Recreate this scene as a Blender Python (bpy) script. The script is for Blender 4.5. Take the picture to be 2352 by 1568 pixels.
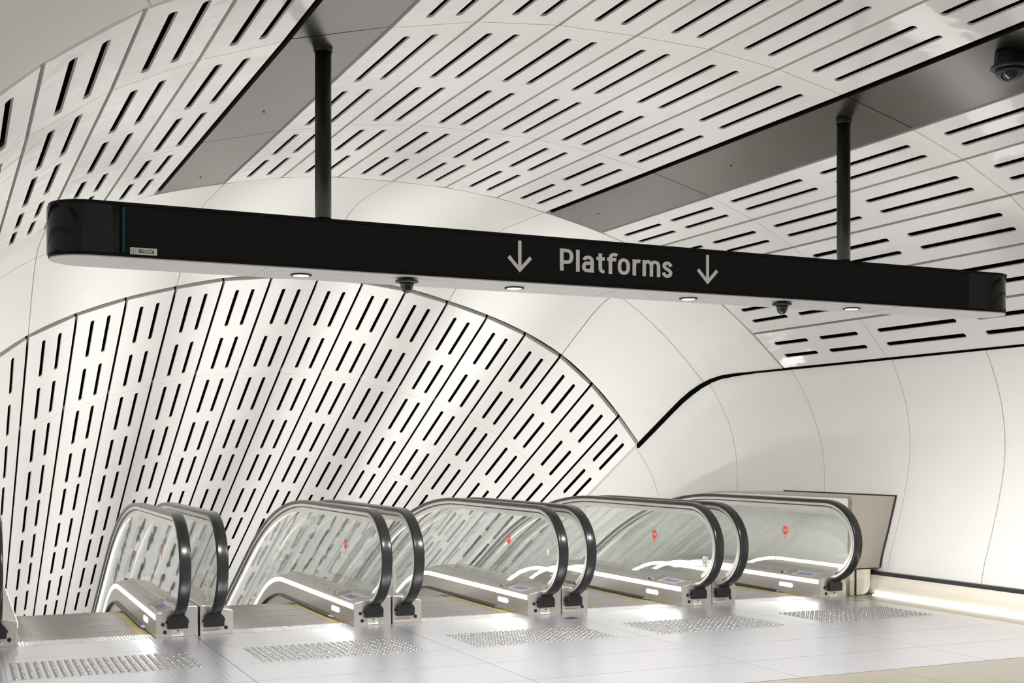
import bpy, math, random
from math import sin, cos, pi, sqrt, radians, atan
from mathutils import Vector

for o in list(bpy.data.objects):
    bpy.data.objects.remove(o, do_unlink=True)
SC = bpy.context.scene
COL = SC.collection
random.seed(4)

# ------------------------------------------------------------------ camera
FPX = 2818.0
YAW = atan(1276.0 / FPX)
cam_d = bpy.data.cameras.new('camera')
cam_d.sensor_width = 36.0
cam_d.sensor_fit = 'HORIZONTAL'
cam_d.lens = FPX / 2352.0 * 36.0
cam_d.shift_y = (1040.0 - 784.0) / 2352.0
cam_d.clip_end = 200
cam = bpy.data.objects.new('camera', cam_d)
cam.location = (0, 0, 1.5)
cam.rotation_euler = (pi / 2, 0, -YAW)
COL.objects.link(cam)
SC.camera = cam

# ------------------------------------------------------------------ world, lights, exposure
W = bpy.data.worlds.new('world')
SC.world = W
W.use_nodes = True
bg = W.node_tree.nodes['Background']
bg.inputs[0].default_value = (1.0, 0.98, 0.945, 1)
bg.inputs[1].default_value = 0.55
SC.view_settings.view_transform = 'Standard'
SC.view_settings.look = 'None'
SC.view_settings.exposure = 0.22
SC.view_settings.gamma = 1.0
SC.view_settings.use_curve_mapping = False
SC.cycles.transparent_max_bounces = 64
SC.cycles.max_bounces = 14
SC.cycles.diffuse_bounces = 6


def area(name, loc, rot, sx, sy, power, col=(1, 0.97, 0.92)):
    d = bpy.data.lights.new(name, 'AREA')
    d.shape = 'RECTANGLE'
    d.size = sx
    d.size_y = sy
    d.energy = power
    d.color = col
    o = bpy.data.objects.new(name, d)
    o.location = loc
    o.rotation_euler = rot
    COL.objects.link(o)
    return o


SLOPE = math.tan(radians(27.3))
CA, SA = cos(radians(27.3)), sin(radians(27.3))
# unseen fill lights added over the decks between the escalators, facing collar and vault
for i, xx in enumerate((-0.25, 1.82, 3.49, 5.16, 6.83, 8.75)):
    area('incline_fill', (xx, 19.6, -2.85), (pi - radians(27.3), 0, 0), 0.14, 10.0, 54, (1, 0.985, 0.96))
    area('bend_fill', (xx, 14.15, 0.02), (pi - radians(15), 0, 0), 0.16, 2.0, (7, 24, 34, 34, 34, 36)[i], (1, 0.985, 0.96))
# unseen fill light added above the hanging sign to lift the ceiling
area('sign_top_fill', (4.25, 7.75, 3.02), (pi, 0, 0), 6.9, 0.4, 15, (1, 0.985, 0.955))
# the four downlights in the underside of the sign
for xx in (2.02, 3.527, 4.945, 6.466):
    area('sign_downlight', (xx, 7.75, 2.634), (0, 0, 0), 0.09, 0.09, 74, (1, 0.985, 0.965))

# ------------------------------------------------------------------ materials
MAT = {}


def mat(name, col, rough=0.5, metal=0.0, spec=0.5, coat=0.0, bump=None, emit=None, noise_col=0.0, noise_scale=3.0):
    m = bpy.data.materials.new(name)
    m.use_nodes = True
    nt = m.node_tree
    b = nt.nodes['Principled BSDF']
    b.inputs['Base Color'].default_value = (*col, 1)
    b.inputs['Roughness'].default_value = rough
    b.inputs['Metallic'].default_value = metal
    b.inputs['Specular IOR Level'].default_value = spec
    b.inputs['Coat Weight'].default_value = coat
    if emit:
        b.inputs['Emission Color'].default_value = (*emit[0], 1)
        b.inputs['Emission Strength'].default_value = emit[1]
    tc = nt.nodes.new('ShaderNodeTexCoord')
    if noise_col:
        n = nt.nodes.new('ShaderNodeTexNoise')
        n.inputs['Scale'].default_value = noise_scale
        n.inputs['Detail'].default_value = 5
        nt.links.new(tc.outputs['Object'], n.inputs['Vector'])
        r = nt.nodes.new('ShaderNodeMapRange')
        r.inputs[3].default_value = 1 - noise_col
        r.inputs[4].default_value = 1 + noise_col
        nt.links.new(n.outputs['Fac'], r.inputs[0])
        h = nt.nodes.new('ShaderNodeVectorMath')
        h.operation = 'SCALE'
        h.inputs[0].default_value = col
        nt.links.new(r.outputs[0], h.inputs['Scale'])
        nt.links.new(h.outputs[0], b.inputs['Base Color'])
    if bump:
        kind, scale, strength, dist = bump
        if kind == 'noise':
            n = nt.nodes.new('ShaderNodeTexNoise')
            n.inputs['Scale'].default_value = scale
            n.inputs['Detail'].default_value = 1.5
            nt.links.new(tc.outputs['Object'], n.inputs['Vector'])
            out = n.outputs['Fac']
        else:                                   # ribs running along Y
            n = nt.nodes.new('ShaderNodeTexWave')
            n.wave_type = 'BANDS'
            n.bands_direction = 'X'
            n.wave_profile = 'SIN'
            n.inputs['Scale'].default_value = scale
            n.inputs['Distortion'].default_value = 0
            nt.links.new(tc.outputs['Object'], n.inputs['Vector'])
            out = n.outputs['Fac']
        bp = nt.nodes.new('ShaderNodeBump')
        bp.inputs['Strength'].default_value = strength
        bp.inputs['Distance'].default_value = dist
        nt.links.new(out, bp.inputs['Height'])
        nt.links.new(bp.outputs[0], b.inputs['Normal'])
    MAT[name] = m
    return m


mat('enamel', (0.83, 0.82, 0.80), 0.08, spec=0.5, bump=('noise', 4.5, 0.22, 0.02))
mat('enamel_soft', (0.83, 0.82, 0.80), 0.24, spec=0.45, bump=('noise', 3.0, 0.12, 0.02))
mat('grc', (0.83, 0.815, 0.785), 0.5, spec=0.3, noise_col=0.015)
mat('kick', (0.78, 0.735, 0.63), 0.4, spec=0.35, noise_col=0.015)
mat('void', (0.004, 0.004, 0.005), 0.9, spec=0.0)
mat('beam', (0.18, 0.17, 0.16), 0.27, metal=0.95, noise_col=0.10, noise_scale=1.3)
mat('beam_edge', (0.30, 0.28, 0.25), 0.4, metal=0.3)
mat('clad', (0.50, 0.465, 0.41), 0.36, metal=0.75, noise_col=0.05, noise_scale=2)
mat('steel', (0.47, 0.445, 0.41), 0.33, metal=0.8, noise_col=0.03, noise_scale=5)
mat('deck', (0.72, 0.70, 0.665), 0.28, metal=0.8)
mat('guide', (0.80, 0.775, 0.73), 0.25, metal=0.8)
mat('guide_dark', (0.05, 0.045, 0.04), 0.35, metal=0.3)
mat('rubber', (0.012, 0.012, 0.012), 0.24, spec=0.45)
mat('plastic_black', (0.008, 0.008, 0.009), 0.35, spec=0.4)
mat('chrome', (0.8, 0.8, 0.8), 0.12, metal=1)
mat('floor_metal', (0.64, 0.64, 0.68), 0.29, metal=0.8, bump=('ribs', 8.5, 0.12, 0.004), noise_col=0.05, noise_scale=1.2)
mat('comb', (0.66, 0.65, 0.64), 0.26, metal=0.85, bump=('ribs', 12, 0.5, 0.006))
mat('stud', (0.36, 0.35, 0.335), 0.28, metal=1)
mat('terrazzo', (0.235, 0.215, 0.17), 0.30, spec=0.4, noise_col=0.05, noise_scale=60)
mat('step', (0.20, 0.175, 0.175), 0.42, metal=0.4, bump=('ribs', 33, 0.6, 0.006))
mat('yellow', (0.34, 0.26, 0.05), 0.5, bump=('ribs', 33, 0.5, 0.006))
mat('brush', (0.012, 0.010, 0.010), 0.5)
mat('brush_tip', (0.30, 0.42, 0.62), 0.2, metal=0.8)
mat('led', (1, 1, 1), 0.5, emit=((1.0, 0.985, 0.95), 7.5))
mat('strip', (1, 1, 1), 0.5, emit=((1.0, 0.975, 0.92), 3.2))
mat('lens', (1, 1, 1), 0.5, emit=((0.92, 0.96, 1.0), 4.0))
mat('lamp', (1, 1, 1), 0.5, emit=((1.0, 0.98, 0.96), 8.0))
mat('sign_face', (0.0135, 0.014, 0.0145), 0.6, spec=0.03)
mat('sign_cap', (0.006, 0.0065, 0.0065), 0.10, spec=0.22)
mat('sign_rim', (0.005, 0.005, 0.005), 0.4, spec=0.1)
mat('sign_under', (0.56, 0.535, 0.52), 0.4)
mat('lettering', (0.68, 0.665, 0.625), 0.5)
mat('teal', (0.005, 0.045, 0.06), 0.3, spec=0.15)
mat('sticker', (0.68, 0.66, 0.60), 0.4)
mat('ink', (0.02, 0.02, 0.02), 0.5)
mat('ink_soft', (0.16, 0.145, 0.12), 0.5)
mat('label', (0.50, 0.475, 0.42), 0.35)
mat('stop_red', (0.85, 0.09, 0.07), 0.4)
mat('blue', (0.05, 0.09, 0.42), 0.4)
mat('pole', (0.008, 0.008, 0.008), 0.4, spec=0.2)
mat('dark_strip', (0.03, 0.03, 0.035), 0.4)
mat('dome', (0.012, 0.012, 0.013), 0.04, spec=0.6)
mat('grey_slab', (0.45, 0.44, 0.43), 0.7)


def glass_mat():
    m = bpy.data.materials.new('glass')
    m.use_nodes = True
    nt = m.node_tree
    for n in list(nt.nodes):
        nt.nodes.remove(n)
    out = nt.nodes.new('ShaderNodeOutputMaterial')
    tr = nt.nodes.new('ShaderNodeBsdfTransparent')
    tr.inputs[0].default_value = (0.965, 0.975, 0.97, 1)
    gl = nt.nodes.new('ShaderNodeBsdfGlossy')
    gl.inputs['Roughness'].default_value = 0.015
    fr = nt.nodes.new('ShaderNodeLayerWeight')
    pw = nt.nodes.new('ShaderNodeMath')
    pw.operation = 'POWER'
    pw.inputs[1].default_value = 4.0
    ma = nt.nodes.new('ShaderNodeMath')
    ma.operation = 'MULTIPLY_ADD'
    ma.inputs[1].default_value = 0.90
    ma.inputs[2].default_value = 0.045
    nt.links.new(fr.outputs['Facing'], pw.inputs[0])
    nt.links.new(pw.outputs[0], ma.inputs[0])
    n = nt.nodes.new('ShaderNodeTexNoise')
    n.inputs['Scale'].default_value = 1.6
    tc = nt.nodes.new('ShaderNodeTexCoord')
    bp = nt.nodes.new('ShaderNodeBump')
    bp.inputs['Strength'].default_value = 0.05
    bp.inputs['Distance'].default_value = 0.02
    nt.links.new(tc.outputs['Object'], n.inputs['Vector'])
    nt.links.new(n.outputs['Fac'], bp.inputs['Height'])
    nt.links.new(bp.outputs[0], gl.inputs['Normal'])
    mx = nt.nodes.new('ShaderNodeMixShader')
    nt.links.new(ma.outputs[0], mx.inputs[0])
    nt.links.new(tr.outputs[0], mx.inputs[1])
    nt.links.new(gl.outputs[0], mx.inputs[2])
    nt.links.new(mx.outputs[0], out.inputs[0])
    MAT['glass'] = m


glass_mat()


# ------------------------------------------------------------------ mesh helper
class MB:
    def __init__(s):
        s.v, s.f, s.sm = [], [], []

    def add(s, vs, fs, smooth=False):
        b = len(s.v)
        s.v += [tuple(p) for p in vs]
        for f in fs:
            s.f.append(tuple(b + i for i in f))
            s.sm.append(smooth)

    def box(s, x0, x1, y0, y1, z0, z1):
        vs = [(x0, y0, z0), (x1, y0, z0), (x1, y1, z0), (x0, y1, z0), (x0, y0, z1), (x1, y0, z1), (x1, y1, z1), (x0, y1, z1)]
        s.add(vs, [(3, 2, 1, 0), (4, 5, 6, 7), (0, 1, 5, 4), (1, 2, 6, 5), (2, 3, 7, 6), (3, 0, 4, 7)])

    def loft(s, rings, closed=True, caps=True, smooth=True):
        n = len(rings[0])
        vs = [p for r in rings for p in r]
        fs = []
        m = n if closed else n - 1
        for i in range(len(rings) - 1):
            for j in range(m):
                k = (j + 1) % n
                fs.append((i * n + j, i * n + k, (i + 1) * n + k, (i + 1) * n + j))
        s.add(vs, fs, smooth)
        if caps and closed:
            b = len(s.v) - len(vs)
            s.f.append(tuple(b + j for j in range(n))[::-1])
            s.f.append(tuple(b + (len(rings) - 1) * n + j for j in range(n)))
            s.sm += [False, False]

    def cyl(s, p0, p1, r0, r1=None, n=24, smooth=True):
        r1 = r0 if r1 is None else r1
        p0, p1 = Vector(p0), Vector(p1)
        d = (p1 - p0).normalized()
        a = d.orthogonal().normalized()
        b = d.cross(a)
        rr = []
        for p, r in ((p0, r0), (p1, r1)):
            rr.append([p + a * (r * cos(2 * pi * k / n)) + b * (r * sin(2 * pi * k / n)) for k in range(n)])
        s.loft(rr, True, True, smooth)

    def lathe(s, cx, cy, prof, n=32, smooth=True):
        rings = [[(cx + r * cos(2 * pi * k / n), cy + r * sin(2 * pi * k / n), z) for k in range(n)] for r, z in prof]
        s.loft(rings, True, True, smooth)

    def prism(s, poly, axis, a0, a1):
        # poly in the two other axes, extruded along axis
        def P(u, w, a):
            return {'x': (a, u, w), 'y': (u, a, w), 'z': (u, w, a)}[axis]
        n = len(poly)
        vs = [P(u, w, a0) for u, w in poly] + [P(u, w, a1) for u, w in poly]
        fs = [tuple(range(n))[::-1], tuple(range(n, 2 * n))]
        fs += [(i, (i + 1) % n, n + (i + 1) % n, n + i) for i in range(n)]
        s.add(vs, fs)

    def build(s, name, m, parent=None, bevel=None):
        me = bpy.data.meshes.new(name)
        me.from_pydata(s.v, [], s.f)
        me.polygons.foreach_set('use_smooth', s.sm)
        me.validate()
        import bmesh
        bm = bmesh.new()
        bm.from_mesh(me)
        bmesh.ops.recalc_face_normals(bm, faces=bm.faces)
        bm.to_mesh(me)
        bm.free()
        me.materials.append(MAT[m])
        o = bpy.data.objects.new(name, me)
        COL.objects.link(o)
        if parent is not None:
            o.parent = parent
            if parent.type == 'EMPTY':
                o.matrix_parent_inverse = Matrix_inv(parent)
        if bevel:
            b = o.modifiers.new('bevel', 'BEVEL')
            b.width = bevel
            b.segments = 2
            b.limit_method = 'ANGLE'
            b.angle_limit = radians(35)
        return o


def Matrix_inv(p):
    from mathutils import Matrix
    L = Matrix.Translation(p.location)
    q = p
    while q.parent:
        q = q.parent
        L = Matrix.Translation(q.location) @ L
    return L.inverted()


def thing(name, label, cat, loc=(0, 0, 0), group=None):
    o = bpy.data.objects.new(name, None)
    o.empty_display_size = 0.2
    o.location = loc
    COL.objects.link(o)
    return tag(o, label, cat, group)


def tag(o, label, cat, group=None):
    o['label'] = label
    o['category'] = cat
    if group:
        o['group'] = group
    return o


def struct(o):
    o['kind'] = 'structure'
    return o


# ------------------------------------------------------------------ tunnel profile
PR = [(0, 4.40), (.6, 4.388), (1.2, 4.325), (1.78, 4.205), (2.4, 4.045), (3.0, 3.835), (3.53, 3.575), (4.0, 3.235), (4.36, 2.90), (4.72, 2.50)]
PS = [0.0]
for i in range(1, len(PR)):
    PS.append(PS[-1] + math.hypot(PR[i][0] - PR[i - 1][0], PR[i][1] - PR[i - 1][1]))
SMAX = PS[-1]


def prof(s):
    g = -1 if s < 0 else 1
    a = min(abs(s), SMAX)
    i = 0
    while i < len(PS) - 2 and a > PS[i + 1]:
        i += 1
    # Catmull-Rom through the measured points
    p1, p2 = PR[i], PR[i + 1]
    p0 = PR[i - 1] if i > 0 else (-PR[1][0], PR[1][1])
    p3 = PR[i + 2] if i + 2 < len(PR) else (2 * p2[0] - p1[0], 2 * p2[1] - p1[1])
    t = (a - PS[i]) / (PS[i + 1] - PS[i])
    r = []
    for k in (0, 1):
        r.append(0.5 * (2 * p1[k] + (p2[k] - p0[k]) * t + (2 * p0[k] - 5 * p1[k] + 4 * p2[k] - p3[k]) * t * t + (3 * p1[k] - p0[k] - 3 * p2[k] + p3[k]) * t ** 3))
    return g * r[0], r[1]


def cx(Y):
    return 4.31 - 0.07 * max(0, min(1, (Y - 7.4) / 5.0))


def ring_up(s, j):
    dx, z = prof(s)
    if j == 0:
        X = 4.3 + dx
        Y = 6.0 - max(0, min(1, (X - 2.0) / 4.0))
    elif j == 1:
        Y = 7.42
    elif j == 2:
        Y = 10.2
    else:
        Y = 12.45 - (4.4 - z) * 0.268
    return Vector((cx(Y) + dx, Y, z))


YA = 15.4
ZSP = 1.626


def ring_lo(s, d):
    dx, z = prof(s)
    return Vector((4.24 + dx, YA + d * CA, ZSP + (z - 2.5) * 1.113 - d * SA))


BL = 1.29


def collar(s, t):
    e = ring_up(s, 3)
    a = ring_lo(s, 0)
    drop = e.z - a.z
    yb = YA - BL / 2 - drop / SLOPE
    y = e.y + (a.y - e.y) * t
    if y < yb:
        dz = 0
    elif y < yb + BL:
        dz = SLOPE / (2 * BL) * (y - yb) ** 2
    else:
        dz = SLOPE * BL / 2 + SLOPE * (y - yb - BL)
    return Vector((e.x + (a.x - e.x) * t, y, e.z - dz))


# ------------------------------------------------------------------ panels with slots
def slot_panel(c00, c10, c01, c11, slots, th, out_hint, ga=0.014, gb=0.004, slot_w=0.052, lip=0.015, thu=None):
    """flat panel between four corners (u across, v along); slots = [(u fraction, v start m, v end m)]"""
    c00, c10, c01, c11 = map(Vector, (c00, c10, c01, c11))
    lu = ((c10 - c00).length + (c11 - c01).length) / 2
    lv = ((c01 - c00).length + (c11 - c10).length) / 2
    nrm = (c10 - c00).cross(c01 - c00).normalized()
    if nrm.dot(Vector(out_hint)) < 0:
        nrm = -nrm

    def P(u, v):
        a, b = u / lu, v / lv
        return c00 * (1 - a) * (1 - b) + c10 * a * (1 - b) + c01 * (1 - a) * b + c11 * a * b
    mb = MB()
    vs, idx, faces = [], {}, []

    def V(u, v):
        k = (round(u, 5), round(v, 5))
        if k not in idx:
            idx[k] = len(vs)
            vs.append(P(u, v))
        return idx[k]
    us = sorted(set([ga, lu - ga] + [x for f, _, _ in slots for x in (f * lu - slot_w / 2, f * lu + slot_w / 2)]))
    vb = sorted(set([gb, lv - gb] + [x for _, a, b in slots for x in (a, b)]))
    r = slot_w / 2
    N = 4
    for i in range(len(us) - 1):
        for j in range(len(vb) - 1):
            um, vm = (us[i] + us[i + 1]) / 2, (vb[j] + vb[j + 1]) / 2
            hole = any(abs(um - f * lu) < slot_w / 2 and a < vm < b for f, a, b in slots)
            if not hole:
                faces.append([V(us[i], vb[j]), V(us[i + 1], vb[j]), V(us[i + 1], vb[j + 1]), V(us[i], vb[j + 1])])
    for f, a, b in slots:
        u0 = f * lu
        for end, sg in ((a, 1), (b, -1)):
            vc = end + sg * r
            for side in (-1, 1):
                corner = V(u0 + side * r, end)
                arc = [V(u0 + side * r * cos(q * pi / 2 / N), vc - sg * r * sin(q * pi / 2 / N)) for q in range(N + 1)]
                arc[-1] = V(u0, end)
                for q in range(N):
                    faces.append([corner, arc[q], arc[q + 1]])
    # edge walls
    cnt = {}
    for f in faces:
        for q in range(len(f)):
            e = (f[q], f[(q + 1) % len(f)])
            k = tuple(sorted(e))
            cnt.setdefault(k, []).append(e)
    n0 = len(vs)
    def rim(i):
        p = vs[i]
        if i in outer_v:
            return th
        if i in outer_u:
            return th if thu is None else thu
        return lip
    uv = {i: k for k, i in idx.items()}
    outer_u = set(i for i, (u, v) in uv.items() if abs(u - us[0]) < 1e-4 or abs(u - us[-1]) < 1e-4)
    outer_v = set(i for i, (u, v) in uv.items() if abs(v - vb[0]) < 1e-4 or abs(v - vb[-1]) < 1e-4)
    allv = vs + [p + nrm * rim(i) for i, p in enumerate(vs)]
    fs = list(faces)
    for k, es in cnt.items():
        if len(es) == 1:
            a, b = es[0]
            fs.append([b, a, a + n0, b + n0])
    fs += [[q + n0 for q in f][::-1] for f in faces]
    mb.add(allv, fs)
    return mb


def shell(fn, s_list, t_list, name, m, parent=None, smooth=True):
    mb = MB()
    rings = [[fn(s, t) for s in s_list] for t in t_list]
    mb.loft(rings, closed=False, caps=False, smooth=smooth)
    return mb.build(name, m, parent)


def thick_patch(fn, s0, s1, t0, t1, ns, nt, th, ctr):
    """smooth curved panel with edge thickness, thickened away from ctr"""
    mb = MB()
    P = [[Vector(fn(s0 + (s1 - s0) * i / ns, t0 + (t1 - t0) * j / nt)) for i in range(ns + 1)] for j in range(nt + 1)]
    N = []
    for j in range(nt + 1):
        row = []
        for i in range(ns + 1):
            du = P[j][min(i + 1, ns)] - P[j][max(i - 1, 0)]
            dv = P[min(j + 1, nt)][i] - P[max(j - 1, 0)][i]
            n = du.cross(dv).normalized()
            if n.dot(P[j][i] - ctr) < 0:
                n = -n
            row.append(n)
        N.append(row)
    w = ns + 1
    vs = [p for r in P for p in r]
    fs = [(j * w + i, j * w + i + 1, (j + 1) * w + i + 1, (j + 1) * w + i) for j in range(nt) for i in range(ns)]
    mb.add(vs, fs, True)
    vs2 = [P[j][i] + N[j][i] * th for j in range(nt + 1) for i in range(ns + 1)]
    # border walls with their own vertices so the edge stays crisp
    border = [(j, 0) for j in range(nt + 1)] + [(nt, i) for i in range(1, ns + 1)] + [(j, ns) for j in range(nt - 1, -1, -1)] + [(0, i) for i in range(ns - 1, 0, -1)]
    bv = [P[j][i] for j, i in border] + [P[j][i] + N[j][i] * th for j, i in border]
    n = len(border)
    mb.add(bv, [(k, (k + 1) % n, n + (k + 1) % n, n + k) for k in range(n)])
    return mb


CTR = Vector((4.3, 10, 1.8))
# --- concourse ceiling
STR = []                                    # (s0, s1, kind)
edges_r = [0, .603, 1.207, 1.81]
for a, b in zip(edges_r[:-1], edges_r[1:]):
    STR += [(a, b, 'p'), (-b, -a, 'p')]
STR += [(1.81, 2.52, 'b'), (-2.52, -1.81, 'b')]
step_w = (SMAX - 2.52) / 5
for k in range(5):
    a, b = 2.52 + step_w * k, 2.52 + step_w * (k + 1)
    STR += [(a, b, 'p'), (-b, -a, 'p')]
STR.sort()


def ceil_back(s, t):
    dx, z = prof(s)
    k = 1.06
    y0 = ring_up(max(-SMAX, min(SMAX, s)), 0).y + 0.06
    t = y0 + (12.9 - y0) * t
    if abs(s) > SMAX:                       # close the void down the sides
        return (4.3 + (1 if s > 0 else -1) * 5.06, t, 2.3)
    return (4.3 + dx * k, t, 2.5 + (z - 2.5) * 1.0 + 0.28)


S_ALL = [-SMAX + 2 * SMAX * i / 48 for i in range(49)]
ceiling = struct(shell(ceil_back, [-SMAX - 1] + S_ALL + [SMAX + 1], [0, 0.25, 0.5, 0.75, 1], 'ceiling', 'void'))
ROWS = {0: [(0.14, 1.22)], 1: [(0.22, 1.32), (1.57, 2.66)], 2: [(0.20, 1.06), (1.27, 2.06)]}
for s0, s1, kind in STR:
    for j in range(3):
        c = [ring_up(s0, j), ring_up(s1, j), ring_up(s0, j + 1), ring_up(s1, j + 1)]
        up = CTR * 0 + Vector(((c[0].x + c[1].x) / 2 - 4.3, 0, (c[0].z + c[1].z) / 2 - 1.5))
        lv = ((c[2] - c[0]).length + (c[3] - c[1]).length) / 2
        if kind == 'p':
            if j == 0:
                sl = [(lv - 1.22, lv - 0.16)]
                if lv > 2.1:
                    sl.append((max(0.1, lv - 2.4), lv - 1.45))
            elif j == 1:
                sl = [(0.22, 1.32), (1.57, lv - 0.12)]
            else:
                h2 = lv / 2
                sl = [(0.18, h2 - 0.1), (h2 + 0.1, lv - 0.2)]
            slots = [(f, a, b) for f in (0.33, 0.665) for a, b in sl]
            slot_panel(*c, slots, 0.055, up).build('slotted_panel', 'enamel', ceiling)
        else:
            lift = up.normalized() * 0.008
            du = (c[1] - c[0]).normalized() * 0.045
            sp = slot_panel(*[p + lift + (du if q in (0, 2) else du * 0) for q, p in enumerate(c)], [], 0.03, up, ga=0.008, gb=0.005).build('service_panel', 'beam', ceiling)
            sp['label'] = 'dark grey metal service panel'
            mb = MB()
            p = (c[0] + c[1] + c[2] + c[3]) / 4 + lift - up.normalized() * 0.002
            mb.cyl(p + Vector((0, 0.55 * (1 if j else 0), 0)), p + Vector((0, 0.55 * (1 if j else 0), -0.003)), 0.012, n=12)
            mb.build('fixing_hole', 'ink', sp)

# --- near bulkhead: the ceiling edge curls up where the concourse opens
b0 = struct(bpy.data.objects.new('trim_1', None))
COL.objects.link(b0)


def bulk(s, t):
    p = ring_up(s, 0)
    a = t * pi / 2
    dx, z = prof(s)
    n = Vector((dx * 0.35, 0, 1)).normalized()
    return p + Vector((0, -0.03, 0)) + Vector((0, -1, 0)) * (0.55 * sin(a)) + n * (1.5 * (1 - cos(a)) + 0.35 * t)


for a, b in ((-SMAX, -3.6), (-3.6, -2.4), (-2.4, -1.2), (-1.2, 0), (0, 1.2), (1.2, 2.4), (2.4, 3.6), (3.6, SMAX)):
    thick_patch(bulk, a + .006, b - .006, 0, 1, 8, 10, 0.04, Vector((4.3, 8, 3.0))).build('bulkhead_panel', 'grc', b0)

# --- collar between the level and the sloping vault
col_bk = struct(shell(lambda s, t: collar(s, t) + Vector((prof(s)[0] * 0.05, 0.05, 0.22)), S_ALL, [i / 12 for i in range(13)], 'trim_2', 'void'))
cs = [-SMAX, -3.6, -1.8, 0, 1.8, 3.6, SMAX]
for a, b in zip(cs[:-1], cs[1:]):
    for half in (0, 1):
        def part(s, q, half=half):
            tm = 0.5 + 0.16 * (1 - min(1, abs(s) / 3.6) ** 2)
            return collar(s, 0.012 + q * (tm - 0.014) if half == 0 else tm + 0.002 + q * (0.985 - tm))
        thick_patch(part, a + .005, b - .005, 0, 1, 10, 10, 0.04, Vector((4.3, 13, 1.5))).build('collar_panel', 'grc', col_bk)

# --- sloping vault
LO_ED = [i * 0.6 for i in range(9)] + [SMAX]
LO = sorted([(a, b) for a, b in zip(LO_ED[:-1], LO_ED[1:])] + [(-b, -a) for a, b in zip(LO_ED[:-1], LO_ED[1:])])
wall_back = struct(shell(lambda s, d: ring_lo(s, d) + Vector((prof(s)[0] * 0.06, 0.05, 0.26)), S_ALL, [-0.1, 4, 8, 12, 17], 'wall_back', 'void'))
DJ = [0.03, 2.37, 4.8, 7.25, 9.7, 12.1, 14.5, 17.0]
for k, (a, b) in enumerate(LO):
    nrow = max(3, min(7, int(8.2 - k * 0.33)))
    for j in range(7):
        c = [ring_lo(a, DJ[j]), ring_lo(b, DJ[j]), ring_lo(a, DJ[j + 1]), ring_lo(b, DJ[j + 1])]
        out = Vector(((c[0].x + c[1].x) / 2 - 4.24, 0.3, 1.2))
        lv = DJ[j + 1] - DJ[j]
        if j < nrow:
            sl = [(0.22, 1.07), (1.35, lv - 0.16)] if j == 0 else [(0.12, 1.10), (1.38, lv - 0.08)]
            slots = [(f, p, q) for f in (0.35, 0.685) for p, q in sl]
            slot_panel(*c, slots, 0.06 if j == 0 else 0.02, out, ga=0.017, gb=0.002, slot_w=0.047, thu=0.012).build('slotted_panel', 'enamel_soft', wall_back)
        elif j == nrow:
            c[2], c[3] = ring_lo(a, DJ[7]), ring_lo(b, DJ[7])
            slot_panel(*c, [], 0.02, out, ga=0.017, gb=0.002, thu=0.012).build('plain_panel', 'enamel_soft', wall_back)

# --- side walls below the vault
WP = [(4.712, 2.486), (4.80, 2.30), (4.90, 2.02), (4.955, 1.68), (4.94, 1.35), (4.87, 1.02), (4.765, 0.66), (4.69, 0.43), (4.65, 0.245)]


def gdrop(y):
    if y < 13.05:
        return 0.0
    if y < 13.05 + BL:
        return SLOPE / (2 * BL) * (y - 13.05) ** 2
    return SLOPE * BL / 2 + SLOPE * (y - 13.05 - BL)


def smooth_list(L, q):
    x = q * (len(L) - 1)
    i = min(int(x), len(L) - 2)
    t = x - i
    p1, p2 = L[i], L[i + 1]
    p0 = L[i - 1] if i > 0 else (2 * p1[0] - p2[0], 2 * p1[1] - p2[1])
    p3 = L[i + 2] if i + 2 < len(L) else (2 * p2[0] - p1[0], 2 * p2[1] - p1[1])
    return [0.5 * (2 * p1[k] + (p2[k] - p0[k]) * t + (2 * p0[k] - 5 * p1[k] + 4 * p2[k] - p3[k]) * t * t + (3 * p1[k] - p0[k] - 3 * p2[k] + p3[k]) * t ** 3) for k in (0, 1)]


def make_wall(side, name):
    def f(q, y):
        dx, z = smooth_list(WP, q)
        tilt = 0.28 * max(0, min(1, (y - 10.3) / 1.0))
        yy = y + tilt * (z - 1.2)
        c0 = 4.30 if y < 13 else 4.26
        low = 1 if y < 13 else 1
        return Vector((c0 + side * dx, yy, z - gdrop(yy)))
    back = struct(shell(lambda q, y: f(q, y) + Vector((side * 0.12, 0, 0.0)), [i / 16 for i in range(17)], ([-4] if side > 0 else []) + [6.0, 8, 10, 12, 13, 13.5, 14, 14.5, 16, 20, 31], name, 'void'))
    js = [-4, -1.5, 1.0, 3.6, 4.95, 6.25, 7.55, 8.86, 10.16, 11.52, 13.22, 15.1, 17.0, 19.0, 22, 26, 30.5]
    if side < 0:
        js = [6.0] + [q for q in js if q > 6.1]
    for a, b in zip(js[:-1], js[1:]):
        thick_patch(f, 0, 1, a + .005, b - .005, 20, 8, 0.03, Vector((4.3, (a + b) / 2, 1.2 - gdrop((a + b) / 2)))).build('wall_panel', 'grc', back)
    return back


wall_right = make_wall(1, 'wall_right')
wall_left = make_wall(-1, 'wall_left')

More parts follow.
